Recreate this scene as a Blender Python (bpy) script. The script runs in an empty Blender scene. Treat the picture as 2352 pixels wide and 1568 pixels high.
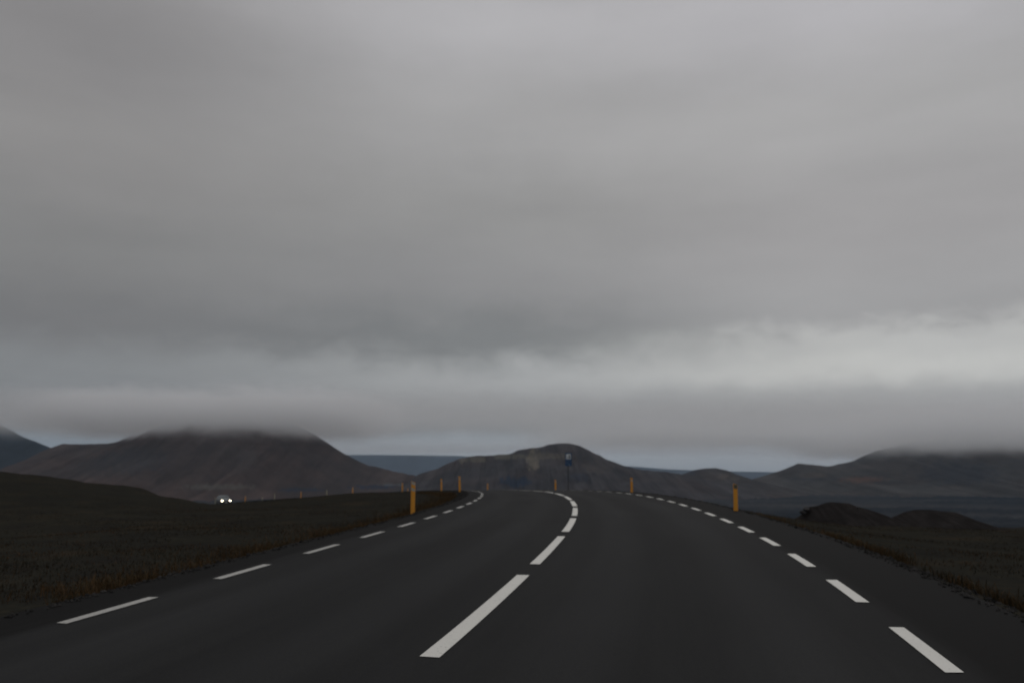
import bpy, bmesh, math, random
import numpy as np
from mathutils import Vector, Matrix

random.seed(7)
rng = np.random.default_rng(7)
scn = bpy.context.scene
COL = scn.collection
EYE = 1.4            # the photographer's eye above the lane, m
FPX = 1898.0         # focal length in units of a 2352 px wide picture
R = math.radians

# ---------------------------------------------------------------- camera
cam_data = bpy.data.cameras.new("camera")
cam = bpy.data.objects.new("camera", cam_data)
COL.objects.link(cam)
cam.location = (0, 0, EYE)
cam.rotation_euler = (R(90) + 0.1597977, 0, 0)
cam_data.sensor_width = 22.3
cam_data.lens = 22.3 * FPX / 2352
cam_data.clip_start = 0.05
cam_data.clip_end = 80000
cam_data.dof.use_dof = True
cam_data.dof.focus_distance = 2.2
cam_data.dof.aperture_fstop = 3.2
scn.camera = cam

# ---------------------------------------------------------------- view
scn.view_settings.view_transform = 'Standard'
scn.view_settings.look = 'None'
scn.view_settings.exposure = 0.0
scn.view_settings.gamma = 1.0
scn.view_settings.use_curve_mapping = False
scn.cycles.volume_bounces = 6
scn.cycles.max_bounces = 10
scn.cycles.volume_step_rate = 1.0
scn.cycles.volume_max_steps = 256

# ---------------------------------------------------------------- node helpers
def nn(nt, kind, **kw):
    n = nt.nodes.new(kind)
    for k, v in kw.items():
        setattr(n, k, v)
    return n

def mth(nt, op, a, b=None, c=None):
    n = nn(nt, 'ShaderNodeMath', operation=op)
    for i, v in enumerate((a, b, c)):
        if v is None:
            continue
        if isinstance(v, (int, float)):
            n.inputs[i].default_value = v
        else:
            nt.links.new(v, n.inputs[i])
    return n.outputs[0]

def maprange(nt, v, a, b, c, d, smooth=False):
    n = nn(nt, 'ShaderNodeMapRange')
    if smooth:
        n.interpolation_type = 'SMOOTHSTEP'
    nt.links.new(v, n.inputs[0])
    for i, x in enumerate((a, b, c, d)):
        n.inputs[i + 1].default_value = x
    return n.outputs[0]

def noise(nt, vec, scale, detail=4, rough=.55, dist=0.0):
    n = nn(nt, 'ShaderNodeTexNoise')
    n.inputs['Scale'].default_value = scale
    n.inputs['Detail'].default_value = detail
    n.inputs['Roughness'].default_value = rough
    n.inputs['Distortion'].default_value = dist
    if vec is not None:
        nt.links.new(vec, n.inputs['Vector'])
    return n.outputs['Fac']

def scaled(nt, vec, s, loc=(0, 0, 0)):
    n = nn(nt, 'ShaderNodeMapping')
    n.inputs['Scale'].default_value = s
    n.inputs['Location'].default_value = loc
    nt.links.new(vec, n.inputs['Vector'])
    return n.outputs[0]

def ramp(nt, fac, stops, interp='LINEAR'):
    n = nn(nt, 'ShaderNodeValToRGB')
    cr = n.color_ramp
    cr.interpolation = interp
    while len(cr.elements) < len(stops):
        cr.elements.new(0.5)
    for e, (p, c) in zip(cr.elements, stops):
        e.position = p
        e.color = (c[0], c[1], c[2], 1)
    nt.links.new(fac, n.inputs[0])
    return n.outputs[0]

def mix(nt, fac, a, b, blend='MIX'):
    n = nn(nt, 'ShaderNodeMix', data_type='RGBA', blend_type=blend)
    for sock, v in ((n.inputs[0], fac), (n.inputs[6], a), (n.inputs[7], b)):
        if isinstance(v, (int, float)):
            sock.default_value = v
        elif isinstance(v, tuple):
            sock.default_value = (*v, 1)
        else:
            nt.links.new(v, sock)
    return n.outputs[2]

def s2l(v):
    v = v / 255
    return v / 12.92 if v <= .04045 else ((v + .055) / 1.055) ** 2.4

# ---------------------------------------------------------------- sky
world = bpy.data.worlds.new("World")
scn.world = world
world.use_nodes = True
wt = world.node_tree
wt.nodes.clear()
SUN_EL, SUN_ROT = R(42), R(20)
sky = nn(wt, 'ShaderNodeTexSky', sky_type='NISHITA')
sky.sun_disc = False
sky.sun_elevation = SUN_EL
sky.sun_rotation = SUN_ROT
tc = nn(wt, 'ShaderNodeTexCoord')
dirv = tc.outputs['Generated']
sx = nn(wt, 'ShaderNodeSeparateXYZ')
wt.links.new(dirv, sx.inputs[0])
elev = mth(wt, 'MULTIPLY', mth(wt, 'ARCSINE', sx.outputs[2]), 57.29578)
azim = mth(wt, 'MULTIPLY', mth(wt, 'ARCTAN2', sx.outputs[0], sx.outputs[1]), 57.29578)
# ragged, smeared layers of stratus: the height at which each tone sits wanders with noise
n1 = noise(wt, scaled(wt, dirv, (2.2, 2.2, 6.0), (3.1, 1.2, .4)), 1.6, 5, .5, .3)
n2 = noise(wt, scaled(wt, dirv, (8, 8, 13), (1.0, 5.0, 2.0)), 1.5, 5, .6, .2)
wob = mth(wt, 'ADD', mth(wt, 'MULTIPLY', mth(wt, 'SUBTRACT', n1, .5), 2.4),
          mth(wt, 'MULTIPLY', mth(wt, 'SUBTRACT', n2, .5), 2.2))
n5 = noise(wt, scaled(wt, dirv, (24, 24, 40), (2.0, 1.0, 6.0)), 1.0, 5, .6, .4)
wob = mth(wt, 'ADD', wob, mth(wt, 'MULTIPLY', mth(wt, 'SUBTRACT', n5, .5), maprange(wt, elev, 13, 9, 0, 2.6, True)))
wobk = mth(wt, 'MULTIPLY', wob, maprange(wt, elev, 0.5, 9, 0.12, 1.0))
e2 = mth(wt, 'ADD', elev, wobk)
e01 = maprange(wt, e2, 0, 40, 0, 1)
def g(*v):
    return (s2l(v[0]) * 1.012, s2l(v[1]) * .997, s2l(v[2]) * .995)
def skyramp(lst):
    return ramp(wt, e01, [(max(0, min(1, e / 40)), g(*c)) for e, c in lst], 'EASE')
left_r = skyramp([(0, (128, 138, 146)), (2.2, (122, 130, 136)), (3.0, (108, 112, 115)), (6.3, (124, 126, 127)),
                  (9.5, (112, 112, 112)), (14, (124, 124, 123)), (20, (135, 134, 133)), (26, (130, 129, 129)), (34, (150, 149, 150)), (40, (168, 168, 170))])
mid_r = skyramp([(0, (136, 144, 152)), (1.9, (150, 156, 160)), (3.3, (124, 127, 128)), (6.4, (156, 158, 158)),
                 (9.4, (116, 118, 118)), (13, (134, 134, 134)), (18, (143, 143, 142)), (24, (158, 158, 158)), (31, (169, 169, 171)), (40, (178, 178, 180))])
right_r = skyramp([(0, (132, 138, 144)), (1.3, (146, 150, 154)), (3.0, (128, 129, 129)), (4.6, (158, 159, 158)), (6.8, (188, 189, 186)),
                   (8.6, (182, 183, 181)), (10.6, (154, 154, 154)), (16, (156, 155, 155)), (23, (160, 160, 160)), (30, (168, 168, 171)), (40, (176, 176, 178))])
cl = mix(wt, maprange(wt, azim, -30, 0, 0, 1, True), left_r, mid_r)
cl = mix(wt, maprange(wt, azim, -2, 24, 0, 1, True), cl, right_r)
# the overcast brightens towards the zenith
zen = maprange(wt, elev, 34, 75, 1.0, 1.25, True)
n3 = noise(wt, scaled(wt, dirv, (3, 3, 12), (7, 3, 1)), 1.2, 4, .5)
zen = mth(wt, 'MULTIPLY', zen, maprange(wt, n3, .3, .7, .94, 1.06))
vm = nn(wt, 'ShaderNodeVectorMath', operation='SCALE')
wt.links.new(cl, vm.inputs[0])
wt.links.new(zen, vm.inputs['Scale'])
bg1 = nn(wt, 'ShaderNodeBackground')
wt.links.new(vm.outputs[0], bg1.inputs[0])
bg2 = nn(wt, 'ShaderNodeBackground')
wt.links.new(sky.outputs[0], bg2.inputs[0])
bg2.inputs[1].default_value = 0.05
bg1.inputs[1].default_value = 1.1
ms = nn(wt, 'ShaderNodeMixShader')
ms.inputs[0].default_value = 0.03
wt.links.new(bg1.outputs[0], ms.inputs[1])
wt.links.new(bg2.outputs[0], ms.inputs[2])
wo = nn(wt, 'ShaderNodeOutputWorld')
wt.links.new(ms.outputs[0], wo.inputs[0])

# ---------------------------------------------------------------- sun behind the overcast
sl = bpy.data.lights.new("sun", 'SUN')
sl.energy = 0.35
sl.angle = R(40)
sl.color = (1, .97, .93)
so = bpy.data.objects.new("sun", sl)
COL.objects.link(so)
so.rotation_euler = (-(R(90) - SUN_EL), 0, -SUN_ROT)
so.location = (0, 0, 50)

# ---------------------------------------------------------------- helpers
def tag(o, label=None, cat=None, group=None, kind=None):
    if label: o['label'] = label
    if cat: o['category'] = cat
    if group: o['group'] = group
    if kind: o['kind'] = kind
    return o

def mesh_obj(name, verts, faces, mat, parent=None, smooth=False, cols=None, uv=None):
    me = bpy.data.meshes.new(name)
    verts = np.asarray(verts, dtype=np.float64)
    me.from_pydata(verts.tolist(), [], faces if isinstance(faces, list) else faces.tolist())
    if smooth:
        me.polygons.foreach_set('use_smooth', [True] * len(me.polygons))
    if cols is not None:
        a = me.color_attributes.new('tint', 'FLOAT_COLOR', 'POINT')
        c = np.ones((len(verts), 4), dtype=np.float32)
        c[:, :3] = cols
        a.data.foreach_set('color', c.ravel())
    if uv is not None:
        l = me.uv_layers.new(name='uv')
        idx = np.empty(len(me.loops), dtype=np.int32)
        me.loops.foreach_get('vertex_index', idx)
        l.data.foreach_set('uv', np.asarray(uv, dtype=np.float32)[idx].ravel())
    me.materials.append(mat)
    me.update()
    o = bpy.data.objects.new(name, me)
    COL.objects.link(o)
    if parent: o.parent = parent
    return o

def bm_obj(name, bm, mat, parent=None, smooth=False):
    me = bpy.data.meshes.new(name)
    bmesh.ops.recalc_face_normals(bm, faces=bm.faces[:])
    bm.to_mesh(me)
    bm.free()
    if smooth:
        for p in me.polygons: p.use_smooth = True
    me.materials.append(mat)
    o = bpy.data.objects.new(name, me)
    COL.objects.link(o)
    if parent: o.parent = parent
    return o

def grid_faces(nu, nv):
    i = np.arange(nu - 1)[:, None] * nv + np.arange(nv - 1)[None, :]
    return np.stack([i, i + nv, i + nv + 1, i + 1], -1).reshape(-1, 4)

def hash2(ix, iy, seed):
    h = (ix.astype(np.int64) * 374761393 + iy.astype(np.int64) * 668265263 + seed * 1442695041) & 0x7fffffff
    h = ((h ^ (h >> 13)) * 1274126177) & 0x7fffffff
    h = (h ^ (h >> 16)) & 0x7fffffff
    return (h % 100003) / 100003.0

def vnoise(x, y, seed=0):
    ix = np.floor(x); iy = np.floor(y)
    fx = x - ix; fy = y - iy
    fx = fx * fx * (3 - 2 * fx); fy = fy * fy * (3 - 2 * fy)
    ix = ix.astype(np.int64); iy = iy.astype(np.int64)
    a = hash2(ix, iy, seed); b = hash2(ix + 1, iy, seed)
    c = hash2(ix, iy + 1, seed); d = hash2(ix + 1, iy + 1, seed)
    return (a + (b - a) * fx) * (1 - fy) + (c + (d - c) * fx) * fy

def fbm(x, y, seed=0, octv=5, gain=.5):
    x = np.asarray(x, float); y = np.asarray(y, float)
    s = 0; a = 1; t = 0
    for k in range(octv):
        s = s + a * vnoise(x * 2 ** k + 17.3 * k, y * 2 ** k + 9.1 * k, seed + k)
        t += a; a *= gain
    return s / t * 2 - 1

def smooth01(t):
    t = np.clip(t, 0, 1)
    return t * t * (3 - 2 * t)

# ---------------------------------------------------------------- the road's line (surveyed from its markings)
DS = .5
S = np.arange(-12, 330.1, DS)
K_S = [-12, 8, 16, 24, 34, 46, 60, 78, 90, 112, 120, 130, 180, 330]
K_V = [0.00673, 0.00684, 0.00689, 0.00577, 0.00837, 0.0073, 0.0049, 0.0055, 0.0105, 0.0125, 0.003, -0.004, -0.004, 0.001]
G_S = [-12, 8, 16, 24, 34, 46, 60, 78, 100, 125, 160, 200, 330]
G_V = [-0.00332, 0.02787, 0.01149, 0.00973, 0.00667, -0.00718, -0.01478, -0.02235, -.035, -.050, -.052, -.04, -.02]
def cum(v):
    q = np.concatenate([[0], np.cumsum((v[1:] + v[:-1]) / 2 * DS)])
    return q - q[24]
TH = cum(np.interp(S, K_S, K_V)) - 0.23641
RX = cum(-np.sin(TH)) - 1.92008
RY = cum(np.cos(TH))
RZ = cum(np.interp(S, G_S, G_V))
def road_pt(s, o, dz=0.0):
    x = np.interp(s, S, RX); y = np.interp(s, S, RY); z = np.interp(s, S, RZ); t = np.interp(s, S, TH)
    return np.stack([x + o * np.cos(t), y + o * np.sin(t), z - 0.004 * np.abs(o) + 0 * o + dz], -1)

def road_coords(X, Y):
    """nearest station and signed offset (right positive) for many points"""
    X = X.ravel(); Y = Y.ravel()
    s_out = np.empty(len(X)); o_out = np.empty(len(X))
    cx, cy, cs, ct = RX[::2], RY[::2], S[::2], TH[::2]
    for a in range(0, len(X), 20000):
        x = X[a:a + 20000, None]; y = Y[a:a + 20000, None]
        d = (x - cx) ** 2 + (y - cy) ** 2
        j = d.argmin(1)
        dx = x[:, 0] - cx[j]; dy = y[:, 0] - cy[j]
        al = -dx * np.sin(ct[j]) + dy * np.cos(ct[j])
        s_out[a:a + 20000] = cs[j] + np.clip(al, -.5, .5)
        la = dx * np.cos(ct[j]) + dy * np.sin(ct[j])
        o_out[a:a + 20000] = np.where(np.abs(al) > 2, np.sign(la + 1e-9) * np.sqrt(d[np.arange(len(j)), j]), la)
    return s_out, o_out

# ---------------------------------------------------------------- terrain
PITCH = 0.1597977
CA, SA = math.cos(PITCH), math.sin(PITCH)
def ray(px, py, D):
    """the point at distance D along a surveyed sight line (column, row of the 2352 px wide picture)"""
    d = (px - 1176) / FPX; u = (784 - py) / FPX
    k = D / (CA - u * SA)
    return (d * k, D, EYE + (SA + u * CA) * k)
def seen(X, Y, Z):
    """column and row at which a point is sighted"""
    z = Z - EYE
    dep = Y * CA + z * SA
    return 1176 + FPX * X / dep, 784 - FPX * (-Y * SA + z * CA) / dep
CP = []
for px, py, D in [(0, 1133, 40), (0, 1103, 60), (0, 1086, 90), (-250, 1070, 90), (-250, 1130, 40), (-600, 1120, 35),
                  (135, 1099, 85), (240, 1114, 80), (240, 1152, 40), (330, 1124, 80), (430, 1149, 75), (430, 1168, 40),
                  (512, 1166, 72), (490, 1164, 76), (512, 1172, 42), (565, 1160, 62), (690, 1143, 60), (810, 1133, 60), (924, 1127, 58),
                  (620, 1172, 40), (760, 1156, 42), (900, 1142, 40), (512, 1166, 60), (512, 1167, 46), (565, 1166, 44), (630, 1153, 54), (630, 1149, 62), (690, 1149, 50), (430, 1156, 60), (480, 1165, 62), (455, 1156, 76), (330, 1138, 62), (300, 1215, 22), (100, 1230, 22), (500, 1210, 24), (700, 1195, 26)]:
    CP.append(ray(px, py, D))
CP += [(-35, 100, -2.9), (-64, 130, -1.2), (-71, 150, 0.2), (-93, 150, .5), (-23, 90, -1.7), (-17, 90, -1.2), (-45, 118, -3.0),
       (-70, 190, -5.5), (-40, 190, -6.5), (-30, 86, -2.5), (-28, 96, -3.3), (-31, 80, -1.75), (-26, 68, -1.2), (-34, 88, -1.7), (-24, 80, -1.6)]
for px, py, D in [(2352, 1251, 20), (2352, 1222, 35), (2100, 1209, 40), (1850, 1207, 35), (1900, 1208, 30), (1800, 1208, 40), (1950, 1215, 26), (2700, 1225, 30), (2352, 1330, 12.5), (2000, 1240, 22),
                  (2600, 1250, 20)]:
    CP.append(ray(px, py, D))
CP += [(36, 75, -3.6), (24, 75, -3.5), (12, 75, -3.3), (50, 75, -3.8), (15, 55, -2.2), (30, 55, -2.4), (45, 100, -5.5), (20, 110, -5.5), (0, 110, -3.6),
       (12, 160, -9), (-20, 170, -7), (60, 160, -9), (-5, -20, -.4), (10, -20, -.6), (-40, -10, -.2), (40, -10, -1.2), (100, 60, -4), (-120, 60, 2.0), (-110, 0, 1)]
CP = np.array(CP)
def _k(a, b):
    return np.sqrt(((a[:, None, :] - b[None, :, :]) ** 2).sum(-1) + 4.0)
_A = _k(CP[:, :2], CP[:, :2]) - np.eye(len(CP)) * .15
_n = len(CP)
_M = np.zeros((_n + 1, _n + 1)); _M[:_n, :_n] = _A; _M[:_n, _n] = 1; _M[_n, :_n] = 1
_W = np.linalg.solve(_M, np.concatenate([CP[:, 2], [0]]))
def ctrl(X, Y):
    out = np.empty(len(X))
    for a in range(0, len(X), 20000):
        P = np.stack([X[a:a + 20000], Y[a:a + 20000]], -1)
        out[a:a + 20000] = _k(P, CP[:, :2]) @ _W[:_n] + _W[_n]
    return out
def base_far(D):
    return np.interp(D, [0, 150, 250, 450, 700, 1000, 1400, 60000], [-4, -7, -13, -29, -46, -57, -60, -60])
def terrain(X, Y):
    X = np.asarray(X, float).ravel(); Y = np.asarray(Y, float).ravel()
    D = np.hypot(X, Y)
    T = ctrl(X, Y)
    far = base_far(D)
    b = smooth01((D - 120) / 140)
    T = T * (1 - b) + far * b
    s, o = road_coords(X, Y)
    rz = np.interp(s, S, RZ)
    edge = np.where(o < 0, 4.25, 4.65)
    ao = np.abs(o)
    # ground lies under the road, drops off its shoulder, then runs out to the open land
    amp = 0.035 + 0.10 * smooth01((ao - 6) / 20) + .25 * smooth01((D - 60) / 100) + 1.5 * smooth01((D - 200) / 800)
    bump = fbm(X / 1.7, Y / 1.7, 3, 4) * amp + fbm(X / 11, Y / 11, 11, 3) * amp * np.where(D < 110, .8, 2.2) * smooth01((ao - 5) / 12)
    bump = bump * smooth01((ao - edge) / .8)
    shoulder = rz - .05 - .22 * smooth01((ao - edge) / .9)
    drop = np.where(o < 0, 2.2, 5.0)
    t = smooth01((ao - edge - .2) / np.where(o < 0, 7.0, 5.0))
    Z = shoulder * (1 - t) + T * t
    Z = np.where(ao < edge, rz - .12, Z)
    near = smooth01((s - 322) / 8)          # the road's end, far out of sight
    Z = Z * (1 - near) + T * near
    return Z + bump

# ---------------------------------------------------------------- materials
def mat_new(name):
    m = bpy.data.materials.new(name)
    m.use_nodes = True
    nt = m.node_tree
    b = nt.nodes['Principled BSDF']
    return m, nt, b

def simple_mat(name, col, rough=.6, metal=0.0, var=.12, scale=20, spec=.5):
    m, nt, b = mat_new(name)
    t = nn(nt, 'ShaderNodeTexCoord')
    f = noise(nt, t.outputs['Object'], scale, 4)
    c = mix(nt, f, tuple(x * (1 - var) for x in col), tuple(min(1, x * (1 + var)) for x in col))
    nt.links.new(c, b.inputs['Base Color'])
    b.inputs['Roughness'].default_value = rough
    b.inputs['Metallic'].default_value = metal
    b.inputs['Specular IOR Level'].default_value = spec
    return m

def mat_ground():
    m, nt, b = mat_new('ground_moor')
    geo = nn(nt, 'ShaderNodeNewGeometry')
    P = geo.outputs['Position']
    dist = nn(nt, 'ShaderNodeVectorMath', operation='LENGTH')
    nt.links.new(P, dist.inputs[0])
    d = dist.outputs['Value']
    fine = noise(nt, P, 5.0, 6, .65)
    mid = noise(nt, P, .55, 5, .6, .4)
    big = noise(nt, P, .06, 4, .5)
    c = ramp(nt, fine, [(.25, (0.0145, 0.0138, 0.0130)), (.5, (0.0247, 0.0232, 0.0203)), (.68, (0.0435, 0.0362, 0.0247)), (.85, (0.0870, 0.0609, 0.0348))])
    c2 = ramp(nt, mid, [(.35, (0.0174, 0.0167, 0.0159)), (.55, (0.0290, 0.0283, 0.0217)), (.75, (0.0609, 0.0421, 0.0261))])
    near = mix(nt, .5, c, c2)
    near = mix(nt, maprange(nt, big, .35, .7, 0, .6), near, (0.0217, 0.0225, 0.0196))
    # the far plain: dark lava with paler and bluish sandy strips
    f1 = noise(nt, scaled(nt, P, (.0012, .0034, 0)), 1, 5, .6, .5)
    f2 = noise(nt, scaled(nt, P, (.006, .014, 0)), 1, 5, .6)
    fc = ramp(nt, f1, [(.34, (.012, .017, .024)), (.46, (.024, .027, .031)), (.57, (.045, .046, .049)), (.7, (.07, .067, .063))])
    fc = mix(nt, maprange(nt, f2, .3, .7, 0, .45), fc, (.03, .034, .04))
    colr = mix(nt, maprange(nt, d, 120, 700, 0, 1, True), near, fc)
    nt.links.new(colr, b.inputs['Base Color'])
    b.inputs['Roughness'].default_value = .95
    b.inputs['Specular IOR Level'].default_value = 0.0
    bu = nn(nt, 'ShaderNodeBump')
    bu.inputs['Strength'].default_value = .6
    bu.inputs['Distance'].default_value = .06
    nt.links.new(fine, bu.inputs['Height'])
    nt.links.new(bu.outputs[0], b.inputs['Normal'])
    return m

def mat_asphalt():
    m, nt, b = mat_new('asphalt')
    t = nn(nt, 'ShaderNodeTexCoord')
    uv = t.outputs['UV']                    # u = offset across, v = metres along
    sep = nn(nt, 'ShaderNodeSeparateXYZ')
    nt.links.new(uv, sep.inputs[0])
    P = nn(nt, 'ShaderNodeNewGeometry').outputs['Position']
    grain = noise(nt, P, 55, 3, .7)
    streak = noise(nt, scaled(nt, uv, (3.6, .10, 1)), 1, 5, .65, .3)
    blotch = noise(nt, scaled(nt, uv, (.42, .12, 1)), 1, 4, .55, .5)
    c = ramp(nt, blotch, [(.3, (0.0185, 0.0185, 0.0185)), (.55, (0.0240, 0.0244, 0.0244)), (.75, (0.0294, 0.0294, 0.0293))])
    c = mix(nt, maprange(nt, streak, .35, .65, 0, .6), c, (0.0178, 0.0181, 0.0185))
    # the wheel tracks are polished a little paler
    def track(c0):
        q = mth(nt, 'ABSOLUTE', mth(nt, 'SUBTRACT', sep.outputs[0], c0))
        return maprange(nt, q, .08, .55, 1, 0, True)
    tr = mth(nt, 'MAXIMUM', mth(nt, 'MAXIMUM', track(-2.55), track(-1.0)), mth(nt, 'MAXIMUM', track(1.0), track(2.55)))
    c = mix(nt, mth(nt, 'MULTIPLY', tr, .28), c, (0.0402, 0.0410, 0.0418))
    # tarry, older shoulder outside the edge line
    ab = mth(nt, 'ABSOLUTE', sep.outputs[0])
    c = mix(nt, maprange(nt, mth(nt, 'ADD', ab, mth(nt, 'MULTIPLY', mth(nt, 'SUBTRACT', streak, .5), .6)), 3.46, 3.75, 0, .95, True), c, (0.0093, 0.0091, 0.0089))
    c = mix(nt, .6, c, mix(nt, grain, tuple([.45] * 3), tuple([1.55] * 3)), 'MULTIPLY')
    nt.links.new(c, b.inputs['Base Color'])
    b.inputs['Roughness'].default_value = .85
    b.inputs['Specular IOR Level'].default_value = .04
    bu = nn(nt, 'ShaderNodeBump')
    bu.inputs['Strength'].default_value = .35
    bu.inputs['Distance'].default_value = .008
    nt.links.new(grain, bu.inputs['Height'])
    nt.links.new(bu.outputs[0], b.inputs['Normal'])
    return m

def mat_paint(name, k1, k2, wear):
    m, nt, b = mat_new(name)
    P = nn(nt, 'ShaderNodeNewGeometry').outputs['Position']
    f = noise(nt, P, 38, 5, .7)
    q = noise(nt, P, 3.0, 4, .6)
    c = mix(nt, q, k1, k2)
    c = mix(nt, maprange(nt, f, wear - .07, wear + .06, .7, 0), c, (.10, .10, .098))
    nt.links.new(c, b.inputs['Base Color'])
    b.inputs['Roughness'].default_value = .6
    return m

def mat_tint(name, rough=.9, noise_scale=.02, streak=None, lo=.75, hi=1.25, bump=0.0, bdist=1.0):
    m, nt, b = mat_new(name)
    at = nn(nt, 'ShaderNodeAttribute', attribute_name='tint')
    P = nn(nt, 'ShaderNodeNewGeometry').outputs['Position']
    v = scaled(nt, P, streak) if streak else P
    f = noise(nt, v, noise_scale, 6, .62, .3)
    k = maprange(nt, f, .25, .75, lo, hi)
    cb = nn(nt, 'ShaderNodeCombineXYZ')
    for i in range(3): nt.links.new(k, cb.inputs[i])
    c = mix(nt, 1.0, at.outputs['Color'], cb.outputs[0], 'MULTIPLY')
    nt.links.new(c, b.inputs['Base Color'])
    b.inputs['Roughness'].default_value = rough
    b.inputs['Specular IOR Level'].default_value = 0.0
    if bump:
        bu = nn(nt, 'ShaderNodeBump')
        bu.inputs['Strength'].default_value = bump
        bu.inputs['Distance'].default_value = bdist
        nt.links.new(f, bu.inputs['Height'])
        nt.links.new(bu.outputs[0], b.inputs['Normal'])
    return m

M_ground = mat_ground()
M_asphalt = mat_asphalt()
M_paint = mat_paint('road_paint', (.56, .55, .50), (.66, .65, .60), .36)
M_dimpaint = mat_paint('dimmed_road_paint', (.33, .325, .30), (.44, .43, .40), .42)  # worn left line; windscreen's dimming partly put into the greyer colour
M_rock = mat_tint('mountain_scree', .95, .012, None, .7, 1.35, .5, 12)
M_mound = mat_tint('mound_gravel', .95, .8, None, .7, 1.3, .5, .2)
M_grass = mat_tint('dry_grass', .8, .8, None, .8, 1.2)
M_orange = simple_mat('orange_stake_plastic', (.66, .28, .018), .55, var=.15, scale=9)
M_pale = simple_mat('pale_stake_wood', (.34, .33, .22), .7, var=.2, scale=9)
M_refl = simple_mat('grey_reflective_film', (.33, .36, .33), .4, var=.1)
M_darkrefl = simple_mat('dark_reflector', (.07, .075, .055), .3, var=.1)
M_galv = simple_mat('galvanised_pole', (.035, .037, .04), .6, .2)
M_blue = simple_mat('blue_sign_film', (.010, .055, .14), .4, var=.06)
M_white = simple_mat('white_sign_film', (.55, .58, .60), .4, var=.06)
M_black = simple_mat('black_pictogram', (.02, .02, .02), .5)
M_signback = simple_mat('sign_back_aluminium', (.3, .3, .31), .45, .7)
M_carbody = simple_mat('grey_car_paint', (.15, .162, .166), .35, .3, var=.03)
M_carlow = simple_mat('black_car_plastic', (.02, .02, .021), .6)
M_glass = simple_mat('dark_car_glass', (.025, .04, .042), .12, var=.05, spec=.8)
M_tyre = simple_mat('tyre_rubber', (.018, .018, .018), .85)
M_rim = simple_mat('alloy_rim', (.35, .35, .36), .35, .8)
M_plate = simple_mat('number_plate', (.6, .6, .58), .5)
M_lamp, nt_, b_ = mat_new('lit_headlight')
b_.inputs['Base Color'].default_value = (.9, .9, .85, 1)
b_.inputs['Emission Color'].default_value = (1, .86, .62, 1)
b_.inputs['Emission Strength'].default_value = 20

# ---------------------------------------------------------------- ground sheet
def ring_angles():
    a = list(np.arange(-44, 44.001, .16))
    a = list(np.arange(-180, -44, 4.0)) + a + list(np.arange(46, 180.1, 4.0))
    a[-1] = 180.0
    return np.radians(np.array(a))
ang = ring_angles()
rad = np.concatenate([[.5], np.geomspace(2.5, 90, 250), np.geomspace(92, 16500, 190)])
AA, RR = np.meshgrid(ang, rad, indexing='ij')
GX = RR * np.sin(AA); GY = RR * np.cos(AA)
GZ = terrain(GX, GY)
gv = np.stack([GX.ravel(), GY.ravel(), GZ], -1)
# close the seam and the centre
nA, nR = len(ang), len(rad)
ff = grid_faces(nA, nR)[:, ::-1]
ground = mesh_obj('ground', gv, ff, M_ground, smooth=True)
tag(ground, kind='structure', label='dark moorland and lava plain on both sides of the road')

# ---------------------------------------------------------------- road
offs = np.array([-4.40, -4.30, -3.5, -2.6, -1.75, -.9, 0, .9, 1.75, 2.6, 3.5, 4.3, 4.70, 4.80])
lift = np.array([-.30, 0, 0, 0, 0, 0, 0, 0, 0, 0, 0, 0, 0, -.30])
SS = S[::1]
edge_w = np.stack([fbm(SS / 2.3, SS * 0 + 3.3, 5, 4), fbm(SS / 2.3, SS * 0 + 9.3, 8, 4)], -1) * .13
V = []; UV = []
for k, s in enumerate(SS):
    o = offs.copy()
    o[:2] += edge_w[k, 0]; o[-2:] += edge_w[k, 1]
    P = road_pt(np.full(len(o), s), o)
    P[:, 2] += lift
    V.append(P); UV.append(np.stack([o, np.full(len(o), s)], -1))
V = np.concatenate(V); UV = np.concatenate(UV)
rf = grid_faces(len(SS), len(offs))[:, ::-1]
road = mesh_obj('road', V, rf, M_asphalt, smooth=False, uv=UV)
tag(road, kind='structure', label='two-lane asphalt road curving left over a crest')

def dashes(name, off, s0, period, length, width, n, mat=None):
    th_scale = lambda s: 1.0
    # stations measured along the line itself
    x = RX + off * np.cos(TH); y = RY + off * np.sin(TH)
    L = np.concatenate([[0], np.cumsum(np.hypot(np.diff(x), np.diff(y)))]); L -= L[24]
    V = []; F = []
    for k in range(-3, n):
        a = s0 + k * period
        if a < L[0] + 1 or a + length > L[-1] - 1: continue
        m = max(3, int(length / .35) + 1)
        ls = np.linspace(a, a + length, m)
        st = np.interp(ls, L, S)
        w = width / 2 * (1 + .04 * rng.standard_normal())
        base = len(V)
        rag = rng.uniform(-.012, .012, 4)
        for i, s in enumerate(st):
            d0 = rag[0] if i == 0 else (rag[1] if i == m - 1 else 0)
            d1 = rag[2] if i == 0 else (rag[3] if i == m - 1 else 0)
            V.append(road_pt(np.array([s + d0]), np.array([off - w]), .006)[0])
            V.append(road_pt(np.array([s + d1]), np.array([off + w]), .006)[0])
        for i in range(m - 1):
            F.append([base + 2 * i, base + 2 * i + 1, base + 2 * i + 3, base + 2 * i + 2])
    return mesh_obj(name, np.array(V), F, mat or M_paint, parent=road)
dashes('centre_line', 0.0, 6.2544, 5.0249, 4.0, .145, 62)
dashes('edge_line', -3.5, 6.7732, 2.55155, 1.30, .115, 115, M_dimpaint)
dashes('edge_line', 3.5, 6.6564, 2.6063, 1.443, .12, 125)

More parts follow.
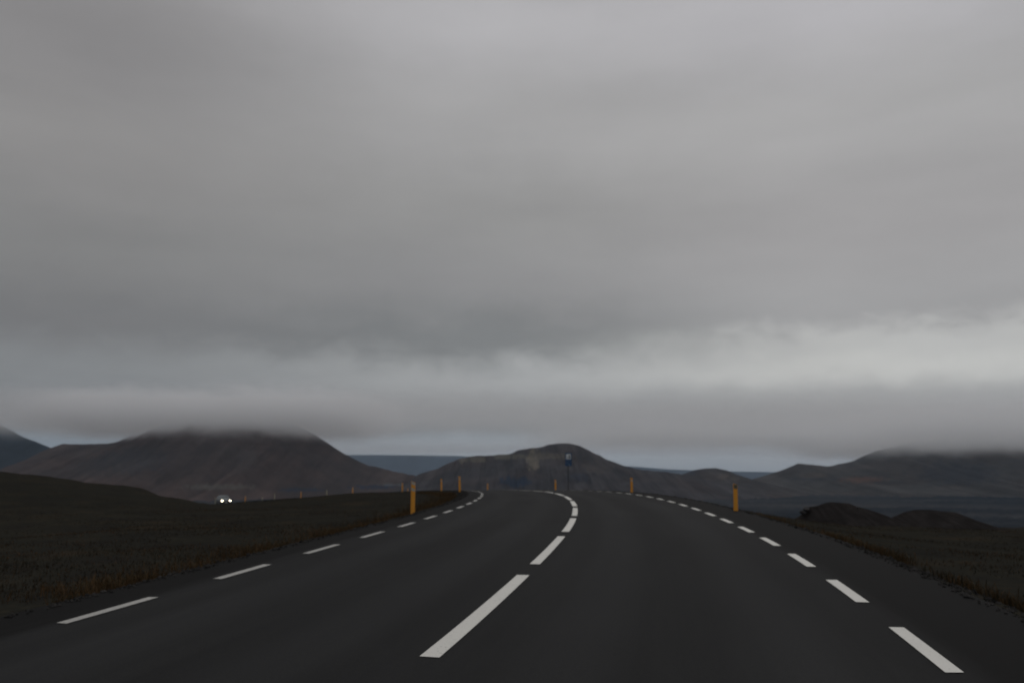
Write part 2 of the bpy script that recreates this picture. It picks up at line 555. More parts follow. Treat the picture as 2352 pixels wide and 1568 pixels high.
# ---------------------------------------------------------------- mountains and hills
def ridge(name, D, prof, base, wf, wb, col, seed, nu=320, nv=70, rough=.5, gully=.05, power=1.25, patches=(), mat=None, label=None, skew=0.0):
    """a hill whose crest stands D metres out; prof is its crest as seen in the photograph"""
    px = np.array([p[0] for p in prof], float); py = np.array([p[1] for p in prof], float)
    xs, _d, zs = ray(px, py, D)
    u = np.linspace(xs[0], xs[-1], nu)
    zr = np.interp(u, xs, zs)
    ker = np.hanning(5); ker /= ker.sum()
    if not mat and D < 5000: zr = zr + fbm(u / (zr.max() - base) * 9, u * 0 + seed, seed + 60, 4, .6) * (zr.max() - base) * .014
    zr = np.convolve(np.pad(zr, 3, 'edge'), ker, 'valid')
    H = zr - base
    Hm = H.max()
    v = np.concatenate([-np.linspace(1, 0, nv) ** 1.0, np.linspace(0, 1, 20)[1:]])
    U, Vv = np.meshgrid(np.arange(nu), v, indexing='ij')
    hz = H[U]
    w = np.where(Vv < 0, wf, wb)
    ew = w * (.35 + .65 * hz / Hm)
    X = u[U] + skew * Vv * w
    Y = D + Vv * ew + fbm(X / (Hm * 2.5), X * 0 + seed, seed, 3) * Hm * .5 * (1 - np.abs(Vv))
    f = (1 - np.abs(Vv)) ** power
    # gullies run down the fall line; deepest half-way down
    gl = fbm(X / (Hm * .22), Vv * 1.3 + 4, seed + 5, 5, .6)
    ro = fbm(X / (Hm * .6), Y / (Hm * .6), seed + 9, 5)
    mid = np.sin(np.pi * np.clip(np.abs(Vv), 0, 1)) * .9 + .03
    Z = base + hz * f + gl * gully * hz * mid + ro * rough * .12 * hz * mid - 3 * np.abs(Vv) ** 8
    C = np.empty((nu * len(v), 3)); C[:] = col
    t = (fbm(X / (Hm * .5), Y / (Hm * 1.0), seed + 20, 5) * .5 + .5).ravel()
    C *= (.6 + .8 * t)[:, None]
    st = (fbm(X / (Hm * .09), Vv * 1.5, seed + 30, 4) * .5 + .5).ravel()
    C *= (.62 + .76 * st)[:, None]
    warm = smooth01((fbm(X / (Hm * .8), Y / (Hm * .8), seed + 40, 4) + .15) * 2).ravel()[:, None]
    warm = warm * (0.0 if mat else 1.0)
    C = C * (1 - warm * .26 + warm * .26 * np.array([1.35, 1.02, .85]))
    # patches of differently coloured rock or sand: (px, py, rx, ry, colour, strength)
    sxp, syp = seen(X.ravel(), Y.ravel(), Z.ravel())
    for (cx, cy, rx, ry, pc, k) in patches:
        q = ((sxp - cx) / rx) ** 2 + ((syp - cy) / ry) ** 2
        q = q + fbm(sxp / 5, syp / 7, int(cx), 5, .65) * 1.6
        a = smooth01(1.2 - q) * k
        C = C * (1 - a[:, None]) + np.array(pc) * a[:, None]
    P = np.stack([X.ravel(), Y.ravel(), Z.ravel()], -1)
    o = mesh_obj(name, P, grid_faces(nu, len(v))[:, ::-1], mat or M_rock, smooth=True, cols=C)
    tag(o, kind='structure', label=label)
    return o

BR = (.060, .047, .044)
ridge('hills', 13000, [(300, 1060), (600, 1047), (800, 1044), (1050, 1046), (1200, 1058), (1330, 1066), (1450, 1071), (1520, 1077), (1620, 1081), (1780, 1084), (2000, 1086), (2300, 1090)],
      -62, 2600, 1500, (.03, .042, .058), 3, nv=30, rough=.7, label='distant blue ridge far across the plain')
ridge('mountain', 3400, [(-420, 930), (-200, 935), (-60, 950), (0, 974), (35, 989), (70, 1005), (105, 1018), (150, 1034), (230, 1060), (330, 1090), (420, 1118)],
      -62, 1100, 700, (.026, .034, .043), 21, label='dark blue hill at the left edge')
ridge('mountain', 2800, [(20, 1112), (60, 1060), (110, 1018.5), (150, 1017.5), (180, 1018), (215, 1016), (260, 1004), (300, 992), (340, 978), (400, 960), (500, 948), (600, 950), (670, 966), (703, 985), (730, 1001), (760, 1021), (800, 1046), (850, 1069), (900, 1081), (945, 1091), (1000, 1107), (1070, 1126)],
      -62, 900, 800, BR, 42, nu=420, nv=90, gully=.16, label='big brown mountain with its flat top in the cloud',
      patches=[(500, 1118, 90, 7, (.10, .093, .082), .75), (300, 1060, 90, 35, (.045, .045, .05), .6), (230, 1075, 70, 30, (.05, .045, .045), .5), (560, 1050, 30, 35, (.075, .064, .06), .5),
               (690, 1125, 60, 5, (.022, .034, .055), .8), (860, 1118, 60, 5, (.02, .03, .052), .8), (900, 1113, 35, 3, (.10, .12, .13), .6)])
ridge('mountain', 2500, [(900, 1125), (930, 1108), (955, 1090), (975, 1082), (1000, 1076), (1020, 1066), (1045, 1055), (1080, 1047), (1105, 1045), (1125, 1046), (1145, 1043), (1170, 1042), (1185, 1035), (1200, 1030), (1240, 1026), (1262, 1020), (1285, 1016), (1305, 1016), (1330, 1021), (1360, 1036), (1400, 1056), (1440, 1070), (1480, 1079), (1520, 1082), (1560, 1088), (1610, 1100), (1680, 1118), (1730, 1130)],
      -62, 750, 700, (.047, .044, .046), 77, nu=420, nv=80, gully=.16, label='brown peak with pale scree streaks behind the blue sign',
      patches=[(1224, 1056, 17, 28, (.145, .127, .098), .8), (1065, 1056, 10, 9, (.135, .122, .098), .7), (1092, 1056, 26, 7, (.12, .11, .085), .6), (1165, 1048, 40, 8, (.12, .115, .09), .6), (1180, 1106, 38, 14, (.016, .028, .05), .8),
               (1260, 1047, 70, 8, (.10, .09, .07), .5), (1370, 1072, 40, 18, (.066, .056, .05), .5), (1330, 1095, 30, 12, (.028, .034, .052), .6)])
ridge('hills', 2900, [(1520, 1112), (1545, 1096), (1570, 1088), (1595, 1079), (1620, 1075), (1645, 1074.5), (1668, 1079), (1695, 1090), (1725, 1100), (1770, 1112), (1830, 1126)],
      -62, 700, 500, (.05, .046, .046), 91, nu=200, nv=50, gully=.04, label='low rounded brown hill right of the far post',
      patches=[(1660, 1094, 16, 6, (.10, .085, .075), .6), (1690, 1100, 10, 5, (.09, .08, .07), .5), (1590, 1085, 18, 8, (.03, .036, .05), .6)])
ridge('mountain', 3300, [(1640, 1128), (1690, 1112), (1722, 1102), (1745, 1096), (1765, 1089), (1790, 1082), (1812, 1073), (1832, 1064.5), (1850, 1064.5), (1880, 1068), (1912, 1070), (1940, 1064), (1962, 1058), (1985, 1047), (2015, 1034), (2070, 1020), (2180, 1010), (2352, 1003), (2550, 1000), (2750, 1010)],
      -62, 1500, 800, (.052, .049, .048), 55, nu=420, nv=110, gully=.09, power=1.5, label='broad brown mountain on the right with its crest in cloud',
      patches=[(1985, 1102, 55, 9, (.11, .062, .045), .65), (1870, 1092, 40, 9, (.085, .066, .055), .5), (1870, 1100, 60, 3, (.022, .026, .036), .6), (2030, 1108, 50, 3, (.022, .024, .03), .6),
               (2200, 1085, 110, 28, (.024, .028, .038), .6), (1800, 1140, 140, 8, (.07, .07, .074), .5), (1850, 1065, 28, 6, (.09, .084, .074), .5)])
# two gravel mounds on the near moor, right of the road
MB = (.023, .0208, .0200)
ridge('hills', 74, [(1800, 1200), (1826, 1188), (1836, 1180), (1845, 1172), (1852, 1163.5), (1870, 1161.5), (1892, 1155), (1910, 1152.5), (1935, 1154), (1958, 1156), (1975, 1163), (2000, 1169), (2025, 1177), (2050, 1186), (2080, 1200), (2110, 1216)],
      -4.1, 9, 7, MB, 12, nu=160, nv=40, rough=1.0, gully=.10, power=1.1, mat=M_mound, label='dark gravel mound beside the road, the rockier one')
ridge('hills', 80, [(1990, 1216), (2030, 1196), (2052, 1186), (2075, 1175), (2100, 1170), (2130, 1170), (2160, 1173), (2195, 1176), (2220, 1184), (2250, 1197), (2280, 1208), (2330, 1220)],
      -4.4, 9, 7, MB, 18, nu=160, nv=40, rough=.6, gully=.05, power=1.1, mat=M_mound, label='dark gravel mound beside the road, the smoother one')

# ---------------------------------------------------------------- lava rocks on the mound
def rock(x, y, z, r, seed, label):
    bm = bmesh.new()
    bmesh.ops.create_icosphere(bm, subdivisions=3, radius=1)
    rr = random.Random(seed)
    ax = [Vector((rr.uniform(-1, 1), rr.uniform(-1, 1), rr.uniform(-1, 1))).normalized() for _ in range(9)]
    cut = [rr.uniform(.55, .85) for _ in ax]
    for v in bm.verts:
        p = v.co.copy()
        for a_, c_ in zip(ax, cut):
            d = p.dot(a_)
            if d > c_: p -= a_ * (d - c_)
        p *= 1 + .08 * math.sin(9 * p.x + seed) * math.cos(7 * p.y)
        v.co = Vector((p.x * r * 1.3, p.y * r, p.z * r * .75))
    o = bm_obj('lava_rock', bm, M_rocksolid)
    o.location = (x, y, z)
    o.rotation_euler = (0, 0, rr.uniform(0, 6))
    tag(o, label, 'rock', 'lava rocks on the mound')
M_rocksolid = simple_mat('lava_rock_surface', (.028, .026, .026), .95, var=.4, scale=6)
for i, (px, py, r, lb) in enumerate([(1852, 1166, .30, 'jagged dark lava rock on the left shoulder of the rockier mound'),
                                     (1843, 1173, .24, 'small dark lava rock lowest on the left flank of the rockier mound'),
                                     (1971, 1163, .15, 'dark lava rock on the right shoulder of the rockier mound')]):
    X, Y, Z = ray(px, py + 3, 73)
    rock(X, Y, Z, r, 5 + i, lb)

# ---------------------------------------------------------------- delineator posts
def post_body(h, w=.115, d=.06):
    """flat stake with a slanting top"""
    bm = bmesh.new()
    pts = [(-w / 2, 0), (w / 2, 0), (w / 2, h - .035), (-w / 2, h)]
    r = .012
    for sy in (-1, 1): pass
    front = []
    prof = [(-w / 2, -d / 2 + r), (-w / 2 + r, -d / 2), (w / 2 - r, -d / 2), (w / 2, -d / 2 + r), (w / 2, d / 2 - r), (w / 2 - r, d / 2), (-w / 2 + r, d / 2), (-w / 2, d / 2 - r)]
    rings = []
    for zf in (-.25, .0, .35, .7, 1.0):
        ring = []
        for (x, y) in prof:
            z = h * zf if zf >= 0 else zf
            if zf == 1.0: z = h - .045 * (x / w + .5)
            ring.append(bm.verts.new((x, y, z)))
        rings.append(ring)
    for a, b in zip(rings, rings[1:]):
        for i in range(8):
            j = (i + 1) % 8
            bm.faces.new((a[i], a[j], b[j], b[i]))
    bm.faces.new(rings[-1]); bm.faces.new(rings[0][::-1])
    return bm

def band(bm, z0, z1, w, d, slant):
    """a film wrapped round front and back, lying 2 mm proud"""
    e = .002
    for sy in (-1,):
        y = sy * (d / 2 + e)
        q = [(-w / 2 + .012, y, z0 + slant), (w / 2 - .012, y, z0 - slant), (w / 2 - .012, y, z1 - slant), (-w / 2 + .012, y, z1 + slant)]
        y2 = y - sy * .0015
        a = [bm.verts.new(p) for p in q]; b = [bm.verts.new((p[0], y2, p[2])) for p in q]
        bm.faces.new(a); bm.faces.new(b[::-1])
        for i in range(4):
            j = (i + 1) % 4
            bm.faces.new((a[i], b[i], b[j], a[j]))

PROTO = {}
def make_post(style, h):
    key = (style, h)
    if key in PROTO: return PROTO[key], False
    m = M_pale if style == 'pale' else M_orange
    o = bm_obj('roadside_post', post_body(h), m)
    if style == 'banded':
        for z0, z1 in ((h - .10, h - .03), (h - .27, h - .20)):
            bm = bmesh.new(); band(bm, z0, z1, .115, .06, .022)
            bm_obj('reflective_band', bm, M_refl, parent=o)
    elif style == 'dark':
        bm = bmesh.new(); band(bm, h - .145, h - .035, .121, .06, .008)
        bm_obj('reflector', bm, M_darkrefl, parent=o)
    else:
        bm = bmesh.new(); band(bm, h - .20, h - .13, .115, .06, .015)
        bm_obj('reflective_band', bm, M_refl, parent=o)
    PROTO[key] = o
    return o, True

def place_post(style, h, s, off, label, yaw=None, lean=(0, 0), w=1.0):
    src, first = make_post(style, h)
    if first:
        o = src
    else:
        o = src.copy(); COL.objects.link(o)
        for ch in src.children:
            c = ch.copy(); COL.objects.link(c); c.parent = o
    P = road_pt(np.array([s]), np.array([off]))[0]
    z = terrain(np.array([P[0]]), np.array([P[1]]))[0]
    o.location = (P[0], P[1], z)
    th = float(np.interp(s, S, TH))
    o.rotation_euler = (lean[0], lean[1], th if yaw is None else yaw)
    o.scale = (w, w, 1)
    tag(o, label, 'post', 'roadside posts along the curve')
    return o

def s_at_px(px, off, lo, hi):
    ss = np.linspace(lo, hi, 800)
    P = road_pt(ss, np.full(800, off))
    return float(ss[np.abs(seen(P[:, 0], P[:, 1], P[:, 2])[0] - px).argmin()])

G_ = place_post
G_('banded', .90, s_at_px(948, -4.45, 16, 30), -4.45, 'large orange post with two slanting grey bands at the left verge', yaw=.10, lean=(0, .0))
G_('plain', .92, s_at_px(1056, -4.35, 40, 55), -4.35, 'orange post at the left verge just before the inner edge line vanishes', lean=(0, -.03))
G_('plain', .90, s_at_px(1014, -4.35, 60, 70), -4.35, 'orange post on the grass crest, left of the tallest thin post', lean=(0, -.03))
G_('plain', .90, s_at_px(924, -4.35, 76, 98), -4.35, 'dull orange post showing just left of the large banded post')
G_('plain', .88, s_at_px(810, -4.35, 98, 118), -4.35, 'orange post half hidden by the grass bank, right of all the pale stakes')
G_('plain', .88, s_at_px(691, -4.35, 118, 134), -4.35, 'small orange post behind the grass bank between two pale stakes')
G_('plain', .88, s_at_px(563, -4.35, 130, 165), -4.35, 'small orange post directly right of the oncoming car')
G_('dark', .86, s_at_px(1690, 4.5, 18, 30), 4.5, 'large orange post with a dark reflector on the right verge', yaw=-.05, lean=(0, .02))
G_('plain', .88, s_at_px(1451, 4.5, 36, 52), 4.5, 'orange post on the right verge under the slope of the peak')
G_('plain', .88, s_at_px(1276, 4.5, 56, 72), 4.5, 'orange post on the far verge beside the blue sign')
G_('plain', .85, s_at_px(1120, 4.5, 76, 98), 4.5, 'small orange post on the crest where the road disappears')
G_('plain', .80, s_at_px(936.5, 4.5, 98, 118), 4.5, 'tip of an orange post barely showing right of the large banded post')
G_('pale', 1.42, s_at_px(750, 4.5, 122, 145), 4.5, 'pale stake behind the grass bank, rightmost of the pale ones')
G_('pale', 1.60, s_at_px(630, 4.5, 138, 175), 4.5, 'tallest pale stake behind the grass bank')
G_('pale', 1.30, s_at_px(603, 4.5, 140, 180), 4.5, 'pale stake behind the grass bank, short neighbour of the tallest one', lean=(0, -.05))
last = G_('pale', 1.55, 165, 4.5, 'pale greenish stake at the left side of the oncoming car')
lx, ly, _z = ray(494, 1160, 160)
last.location = (lx, ly, float(terrain(np.array([lx]), np.array([ly]))[0]))

# ---------------------------------------------------------------- blue road sign
sgn = bpy.data.objects.new('road_sign', None)
COL.objects.link(sgn)
P = road_pt(np.array([64.5]), np.array([5.6]))[0]
xs_ = ray(1305.5, 1125, P[1])[0]
sgn.location = (xs_, P[1], float(terrain(np.array([xs_]), np.array([P[1]]))[0]))
tag(sgn, 'blue square rest-area sign on a tall thin pole beyond the crest', 'road sign')
def box(bm, x0, x1, y0, y1, z0, z1, bev=0):
    r = bmesh.ops.create_cube(bm, size=1)
    for v in r['verts']:
        v.co = Vector(((x0 + x1) / 2 + v.co.x * (x1 - x0), (y0 + y1) / 2 + v.co.y * (y1 - y0), (z0 + z1) / 2 + v.co.z * (z1 - z0)))
    if bev:
        es = list({e for v in r['verts'] for e in v.link_edges})
        bmesh.ops.bevel(bm, geom=es, offset=bev, segments=2, affect='EDGES')
def cyl(bm, x, y, z0, z1, r, seg=16):
    q = bmesh.ops.create_cone(bm, segments=seg, radius1=r, radius2=r, depth=z1 - z0, cap_ends=True)
    for v in q['verts']:
        v.co += Vector((x, y, (z0 + z1) / 2))
topz = ray(1305, 1039.5, P[1])[2] - sgn.location.z
bm = bmesh.new(); cyl(bm, 0, .035, -.3, topz - .04, .036); pole = bm_obj('pole', bm, M_galv, sgn)
zt, zb = topz, topz - .66
bm = bmesh.new(); box(bm, -.255 + .03, .255 + .03, -.012, 0, zb, zt, .004); pan = bm_obj('panel', bm, M_blue, sgn)
bm = bmesh.new(); box(bm, -.185 + .03, .185 + .03, -.016, -.0125, zb + .17, zt - .09); wht = bm_obj('white_field', bm, M_white, pan)
# spruce and picnic bench pictogram
def flat(bm, pts, y0=-.0195, y1=-.0165):
    a = [bm.verts.new((x, y0, z)) for x, z in pts]; b = [bm.verts.new((x, y1, z)) for x, z in pts]
    bm.faces.new(a); bm.faces.new(b[::-1])
    for i in range(len(pts)):
        j = (i + 1) % len(pts); bm.faces.new((a[i], b[i], b[j], a[j]))
cz = zb + .17
bm = bmesh.new()
tx = .105
flat(bm, [(tx - .012, cz + .03), (tx + .012, cz + .03), (tx + .012, cz + .08), (tx + .075, cz + .08), (tx + .04, cz + .17), (tx + .055, cz + .17),
          (tx + .025, cz + .26), (tx + .035, cz + .26), (tx, cz + .36), (tx - .035, cz + .26), (tx - .025, cz + .26), (tx - .055, cz + .17), (tx - .04, cz + .17), (tx - .075, cz + .08), (tx - .012, cz + .08)])
flat(bm, [(-.125, cz + .115), (.0, cz + .115), (.0, cz + .13), (-.125, cz + .13)])
flat(bm, [(-.10, cz + .035), (-.088, cz + .035), (-.068, cz + .1145), (-.08, cz + .1145)])
flat(bm, [(-.037, cz + .035), (-.025, cz + .035), (-.045, cz + .1145), (-.057, cz + .1145)])
bm_obj('pictogram', bm, M_black, pan)
bm = bmesh.new(); box(bm, -.255 + .03, .255 + .03, -.012, 0, zb - .36, zb - .02, .004); pl = bm_obj('lower_plate', bm, M_blue, sgn)
pz = zb - .19
bm = bmesh.new(); flat(bm, [(-.14, pz + .10), (-.11, pz + .12), (.10, pz - .06), (.10, pz - .01), (.14, pz - .01), (.14, pz - .12), (.03, pz - .12), (.03, pz - .085), (.075, pz - .085)], -.0155, -.0125)
bm_obj('arrow', bm, simple_mat('faded_arrow_film', (.10, .16, .26), .5), pl)
for z in (zt - .15, zb + .1, zb - .2):
    bm = bmesh.new(); box(bm, -.05, .05, .001, .075, z - .015, z + .015)
    bm_obj('bracket', bm, M_galv, sgn)

# ---------------------------------------------------------------- oncoming car
car = bpy.data.objects.new('car', None)
COL.objects.link(car)
s_car = s_at_px(513, -1.75, 140, 200)
Pc = road_pt(np.array([s_car]), np.array([-1.75]))[0]
car.location = (Pc[0], Pc[1], Pc[2] + .004)
thc = float(np.interp(s_car, S, TH))
car.rotation_euler = (0, 0, thc + .02)     # local -Y is the car's nose
tag(car, 'grey car with both headlights lit, coming round the far bend', 'car')

def loft(sections, mat, name, parent, smooth=True, cap=True):
    """sections: list of (y, [(x, z), ...]) with equal point counts, right half mirrored by the caller"""
    bm = bmesh.new()
    rings = [[bm.verts.new((x, y, z)) for x, z in pts] for y, pts in sections]
    n = len(rings[0])
    for a, b in zip(rings, rings[1:]):
        for i in range(n):
            j = (i + 1) % n
            bm.faces.new((a[i], a[j], b[j], b[i]))
    if cap:
        bm.faces.new(rings[0]); bm.faces.new(rings[-1][::-1])
    return bm_obj(name, bm, mat, parent, smooth)

def sec(w, z0, z1, r):
    h = [(w - r, z0), (w, z0 + r), (w + .01, (z0 + z1) / 2), (w - .02, z1 - r), (w - r - .03, z1), (w * .5, z1 + .015)]
    return h + [(0, z1 + .02)] + [(-x, z) for x, z in h[::-1]]
body = loft([(-2.22, sec(.62, .42, .70, .08)), (-2.12, sec(.80, .34, .86, .10)), (-1.85, sec(.88, .28, .97, .10)), (-1.3, sec(.91, .25, 1.03, .08)),
             (-.75, sec(.92, .24, 1.08, .07)), (.4, sec(.925, .24, 1.08, .07)), (1.6, sec(.91, .26, 1.06, .07)), (2.1, sec(.86, .32, 1.0, .08)), (2.25, sec(.76, .42, .9, .08))],
            M_carbody, 'body', car)
def gsec(w, z):
    return [(w, z), (w * .5, z + .012), (0, z + .016), (-w * .5, z + .012), (-w, z)]
bm = bmesh.new()
low = [(-.80, -.95), (.80, -.95), (.84, 0), (.84, 1.2), (.74, 2.02), (-.74, 2.02), (-.84, 1.2), (-.84, 0)]
top = [(-.60, -.15), (.60, -.15), (.64, .4), (.64, 1.1), (.58, 1.68), (-.58, 1.68), (-.64, 1.1), (-.64, .4)]
lo = [bm.verts.new((x, y, 1.07)) for x, y in low]; tp = [bm.verts.new((x, y, 1.58)) for x, y in top]
for i in range(8):
    j = (i + 1) % 8; bm.faces.new((lo[i], lo[j], tp[j], tp[i]))
bm.faces.new(tp); bm.faces.new(lo[::-1])
bmesh.ops.bevel(bm, geom=bm.edges[:], offset=.03, segments=2, affect='EDGES')
cabin = bm_obj('cabin', bm, M_glass, car)
bm = bmesh.new()
a = [bm.verts.new((x * 1.03, y * 1.0 + (.0), 1.585)) for x, y in top]; b = [bm.verts.new((x * .93, .76 + (y - .76) * .93, 1.635)) for x, y in top]
for i in range(8):
    j = (i + 1) % 8; bm.faces.new((a[i], a[j], b[j], b[i]))
bm.faces.new(b); bm.faces.new(a[::-1])
bm_obj('roof', bm, M_carbody, car)
# pillars of the windscreen
for sx_ in (-1, 1):
    bm = bmesh.new()
    q = [(sx_ * .80, -.965, 1.075), (sx_ * .73, -.975, 1.075), (sx_ * .55, -.165, 1.59), (sx_ * .61, -.155, 1.59)]
    a = [bm.verts.new(p) for p in q]; b = [bm.verts.new((p[0], p[1] - .025, p[2] + .02)) for p in q]
    bm.faces.new(a); bm.faces.new(b[::-1])
    for i in range(4):
        j = (i + 1) % 4; bm.faces.new((a[i], a[j], b[j], b[i]))
    bm_obj('windscreen_pillar', bm, M_carbody, car)
bm = bmesh.new(); box(bm, -.82, .82, -2.26, -2.1, .30, .52, .03); bump_ = bm_obj('bumper', bm, M_carlow, car)
bm = bmesh.new(); box(bm, -.42, .42, -2.235, -2.15, .60, .74, .02); bm_obj('grille', bm, M_carlow, car)
bm = bmesh.new(); box(bm, -.26, .26, -2.275, -2.262, .36, .46); bm_obj('number_plate', bm, M_plate, bump_)
for sx_ in (-1, 1):
    bm = bmesh.new()
    bmesh.ops.create_uvsphere(bm, u_segments=16, v_segments=10, radius=1)
    for v in bm.verts: v.co = Vector((sx_ * .67 + v.co.x * .15, -2.12 + v.co.y * .10, .72 + v.co.z * .085))
    bm_obj('headlight', bm, M_lamp, car, True)
    bm = bmesh.new(); box(bm, sx_ * 1.02 - .11, sx_ * 1.02 + .11, -.78, -.66, 1.05, 1.2, .03); bm_obj('mirror', bm, M_carbody, car)
    for yy in (-1.38, 1.38):
        bm = bmesh.new()
        bmesh.ops.create_cone(bm, segments=24, radius1=.34, radius2=.34, depth=.22, cap_ends=True, matrix=Matrix.Translation((sx_ * .83, yy, .34)) @ Matrix.Rotation(R(90), 4, 'Y'))
        bmesh.ops.bevel(bm, geom=[e for e in bm.edges if e.calc_face_angle(0) > 1], offset=.04, segments=2, affect='EDGES')
        wh = bm_obj('wheel', bm, M_tyre, car, True)
        bm = bmesh.new()
        bmesh.ops.create_cone(bm, segments=20, radius1=.21, radius2=.21, depth=.03, cap_ends=True, matrix=Matrix.Translation((sx_ * .945, yy, .34)) @ Matrix.Rotation(R(90), 4, 'Y'))
        bm_obj('rim', bm, M_rim, wh)

# ---------------------------------------------------------------- dry grass
def grass(name, X, Y, hmin, hmax, palette, wmul, label):
    n = len(X)
    Z = terrain(X, Y)
    h = rng.uniform(hmin, hmax, n)
    a = rng.uniform(0, 2 * np.pi, n)
    w = wmul * rng.uniform(.6, 1.4, n)
    la = rng.uniform(0, 2 * np.pi, n); ll = rng.uniform(.1, .7, n) * h
    dx = np.cos(a) * w; dy = np.sin(a) * w
    tx = np.cos(la) * ll; ty = np.sin(la) * ll
    P = np.empty((n, 5, 3))
    P[:, 0] = np.stack([X - dx, Y - dy, Z - .03], -1)
    P[:, 1] = np.stack([X + dx, Y + dy, Z - .03], -1)
    P[:, 2] = np.stack([X + dx * .7 + tx * .4, Y + dy * .7 + ty * .4, Z + h * .6], -1)
    P[:, 3] = np.stack([X - dx * .7 + tx * .4, Y - dy * .7 + ty * .4, Z + h * .6], -1)
    P[:, 4] = np.stack([X + tx, Y + ty, Z + h], -1)
    idx = np.arange(n) * 5
    F = [q for k in idx.tolist() for q in ((k, k + 1, k + 2, k + 3), (k + 3, k + 2, k + 4))]
    pal = np.array(palette)
    cl_ = fbm(X / 1.3, Y / 1.3, 77, 3) * .5 + .5
    ci = np.clip((cl_ * .8 + rng.uniform(-.25, .45, n)) * len(pal), 0, len(pal) - 1).astype(int)
    C = np.repeat(pal[ci] * rng.uniform(.7, 1.3, n)[:, None], 5, axis=0)
    o = mesh_obj(name, P.reshape(-1, 3), F, M_grass, cols=C)
    tag(o, label, 'grass', kind='stuff')
    return o

def strip(n, s0, s1, o0, o1, side, clump=.5):
    s = s0 + (s1 - s0) * rng.uniform(0, 1, n * 3) ** 1.4
    u = np.abs(rng.normal(0, .45, n * 3))
    o = side * (o0 + u * (o1 - o0))
    P = road_pt(s, o)
    keep = fbm(P[:, 0] / .9, P[:, 1] / .9, 31 if side > 0 else 32, 3) * .5 + .5 + rng.uniform(-.2, .2, n * 3) > clump
    P = P[keep][:n]
    return P[:, 0], P[:, 1]
dry = [(.030, .026, .017), (.050, .036, .020), (.070, .045, .024), (.085, .052, .027), (.060, .047, .027)]
x1, y1 = strip(15000, 9, 75, 4.75, 5.9, -1, .55)
x2, y2 = strip(8000, 3, 60, 5.25, 5.7, 1, .5)
grass('grass', np.concatenate([x1, x2]), np.concatenate([y1, y2]), .04, .17, dry, .006, 'orange-brown dry grass fringing both edges of the road')
def gravel(n):
    side = np.where(rng.uniform(0, 1, n) < .5, -1, 1)
    s = 2 + 55 * rng.uniform(0, 1, n) ** 1.6
    o = np.where(side < 0, 4.25, 4.7) + np.abs(rng.normal(0, .32, n)) - .12
    P = road_pt(s, side * o)
    tz = terrain(P[:, 0], P[:, 1])
    z = np.where(o < np.where(side < 0, 4.28, 4.68), P[:, 2], tz)
    r_ = rng.uniform(.008, .03, n) * np.where(rng.uniform(0, 1, n) < .06, 1.8, 1)
    octa = np.array([(1, 0, 0), (0, 1, 0), (-1, 0, 0), (0, -1, 0), (0, 0, .8), (0, 0, -.8)], float)
    V = octa[None] * (r_[:, None, None]) * rng.uniform(.6, 1.2, (n, 6, 1))
    V = V + np.stack([P[:, 0], P[:, 1], z + r_ * .25], -1)[:, None, :]
    f = [(0, 1, 4), (1, 2, 4), (2, 3, 4), (3, 0, 4), (1, 0, 5), (2, 1, 5), (3, 2, 5), (0, 3, 5)]
    F = [(a + 6 * k, b + 6 * k, c + 6 * k) for k in range(n) for a, b, c in f]
    C = np.repeat(rng.uniform(.012, .05, n)[:, None] * np.array([1, .96, .92]), 6, axis=0)
    o_ = mesh_obj('gravel', V.reshape(-1, 3), F, M_grass, cols=C)
    tag(o_, 'loose dark gravel lying along the crumbling road edges', kind='stuff')
gravel(9000)
def field(n, side):
    pts = []
    need = n
    while need > 0:
        r = np.exp(rng.uniform(np.log(7), np.log(85), need * 2))
        a = rng.uniform(-34, 0, need * 2) if side < 0 else rng.uniform(12, 36, need * 2)
        X = r * np.sin(np.radians(a)); Y = r * np.cos(np.radians(a))
        s, o = road_coords(X, Y)
        k = (np.abs(o) > 5.0) & (o * side > 0)
        k &= fbm(X / 2.2, Y / 2.2, 61, 4) * .5 + .5 + rng.uniform(-.15, .15, need * 2) > .5
        pts.append(np.stack([X[k], Y[k]], -1)[:need])
        need -= len(pts[-1])
    q = np.concatenate(pts)
    return q[:, 0], q[:, 1]
moor = [(.020, .019, .014), (.025, .022, .016), (.036, .026, .017), (.05, .034, .02), (.085, .052, .028)]
x1, y1 = field(30000, -1)
x2, y2 = field(20000, 1)
grass('grass', np.concatenate([x1, x2]), np.concatenate([y1, y2]), .015, .055, moor, .006, 'sparse dark moor grass and moss over the banks')

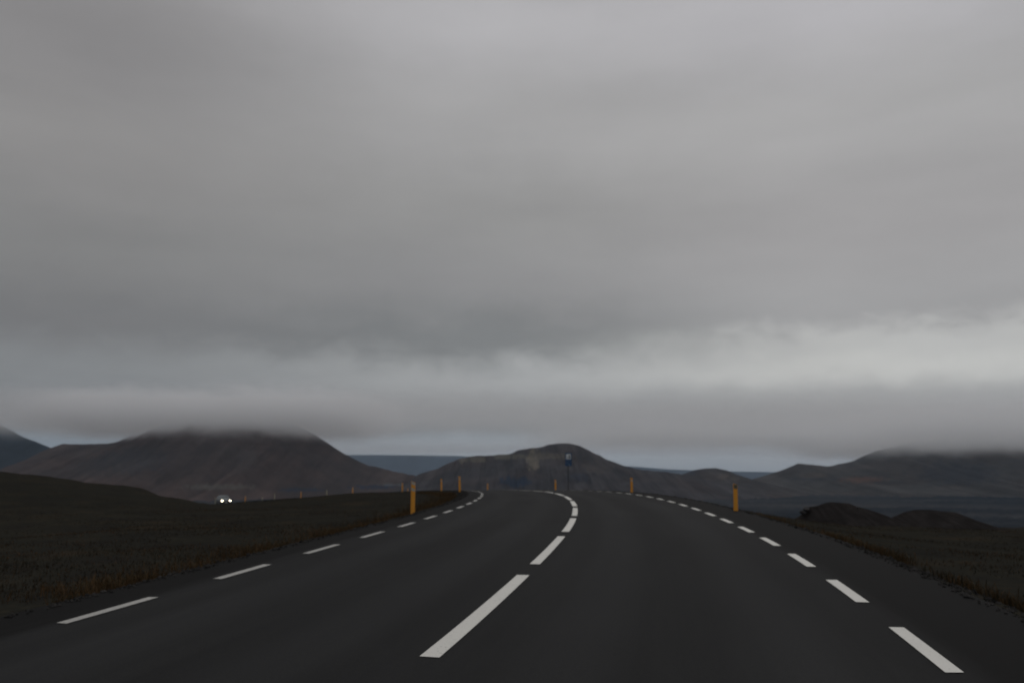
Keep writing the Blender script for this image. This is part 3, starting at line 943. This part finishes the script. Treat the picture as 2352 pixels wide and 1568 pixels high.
# ---------------------------------------------------------------- low cloud sitting on the summits
def cloud(loc, dims, zb, zt, dens, seed, nscale, rag, label, albedo=(.97, .975, .98), ex=.3, ey=.45, ztop=.35):
    bm = bmesh.new()
    box(bm, -dims[0] / 2, dims[0] / 2, -dims[1] / 2, dims[1] / 2, -dims[2] / 2, dims[2] / 2)
    m = bpy.data.materials.new('cloud_vapour')
    m.use_nodes = True
    nt = m.node_tree
    nt.nodes.clear()
    t = nn(nt, 'ShaderNodeTexCoord')
    P = t.outputs['Object']
    sp = nn(nt, 'ShaderNodeSeparateXYZ'); nt.links.new(P, sp.inputs[0])
    nf = noise(nt, scaled(nt, P, (1, 1, 1.6), (seed, seed * 2, 0)), nscale, 4, .6, .2)
    off = mth(nt, 'MULTIPLY', mth(nt, 'SUBTRACT', nf, .5), rag)
    z = mth(nt, 'ADD', sp.outputs[2], off)
    f = maprange(nt, z, zb - loc[2], zt - loc[2], 0, 1, True)
    f = mth(nt, 'MULTIPLY', f, f)
    top = maprange(nt, mth(nt, 'ADD', sp.outputs[2], off), dims[2] / 2 * (1 - 2 * ztop), dims[2] / 2 * .85, 1, 0, True)
    fx = maprange(nt, mth(nt, 'ABSOLUTE', sp.outputs[0]), dims[0] / 2 * (1 - ex), dims[0] / 2 * .98, 1, 0, True)
    fy = maprange(nt, mth(nt, 'ABSOLUTE', sp.outputs[1]), dims[1] / 2 * (1 - ey), dims[1] / 2 * .98, 1, 0, True)
    d = mth(nt, 'MULTIPLY', mth(nt, 'MULTIPLY', f, top), mth(nt, 'MULTIPLY', fx, fy))
    d = mth(nt, 'MULTIPLY', d, dens)
    pv = nn(nt, 'ShaderNodeVolumePrincipled')
    pv.inputs['Color'].default_value = (*albedo, 1)
    pv.inputs['Anisotropy'].default_value = 0.5
    nt.links.new(d, pv.inputs['Density'])
    out = nn(nt, 'ShaderNodeOutputMaterial')
    nt.links.new(pv.outputs[0], out.inputs['Volume'])
    o = bm_obj('cloud', bm, m)
    o.location = loc
    tag(o, label, kind='stuff')
    return o
cloud((0, 2750, 200), (7600, 1500, 180), 120, 205, .0036, 3.0, .004, 95, 'low flat cloud layer over the mountains', ex=.12, ztop=.8)
cloud((2300, 4300, 225), (4800, 1700, 240), 122, 190, .0045, 11.0, .004, 80, 'farther cloud layer beyond the low hills on the right', ztop=.7)
cloud((-930, 2700, 185), (1250, 1000, 180), 86, 175, .013, 5.0, .009, 115, 'torn cloud cap on the big brown mountain', ex=.5)
cloud((2800, 3350, 160), (3400, 1800, 240), 36, 125, .0065, 7.0, .008, 95, 'low cloud along the crest of the right mountain', ex=.25)

cloud((-500, 12700, 400), (12000, 2600, 440), 225, 400, .0012, 13.0, .0012, 120, 'pale low cloud on the farthest blue ridge', ex=.3, ztop=.7)

# ---------------------------------------------------------------- haze
bm = bmesh.new()
box(bm, -17500, 17500, -17500, 17500, -75, 660)
mh = bpy.data.materials.new('haze_air')
mh.use_nodes = True
nt = mh.node_tree
nt.nodes.clear()
pv = nn(nt, 'ShaderNodeVolumePrincipled')
pv.inputs['Color'].default_value = (.66, .82, 1.0, 1)
pv.inputs['Density'].default_value = 3.2e-5
pv.inputs['Anisotropy'].default_value = 0.0
out = nn(nt, 'ShaderNodeOutputMaterial')
nt.links.new(pv.outputs[0], out.inputs['Volume'])
hz = bm_obj('haze', bm, mh)
tag(hz, 'thin bluish haze in the air over the plain', kind='stuff')
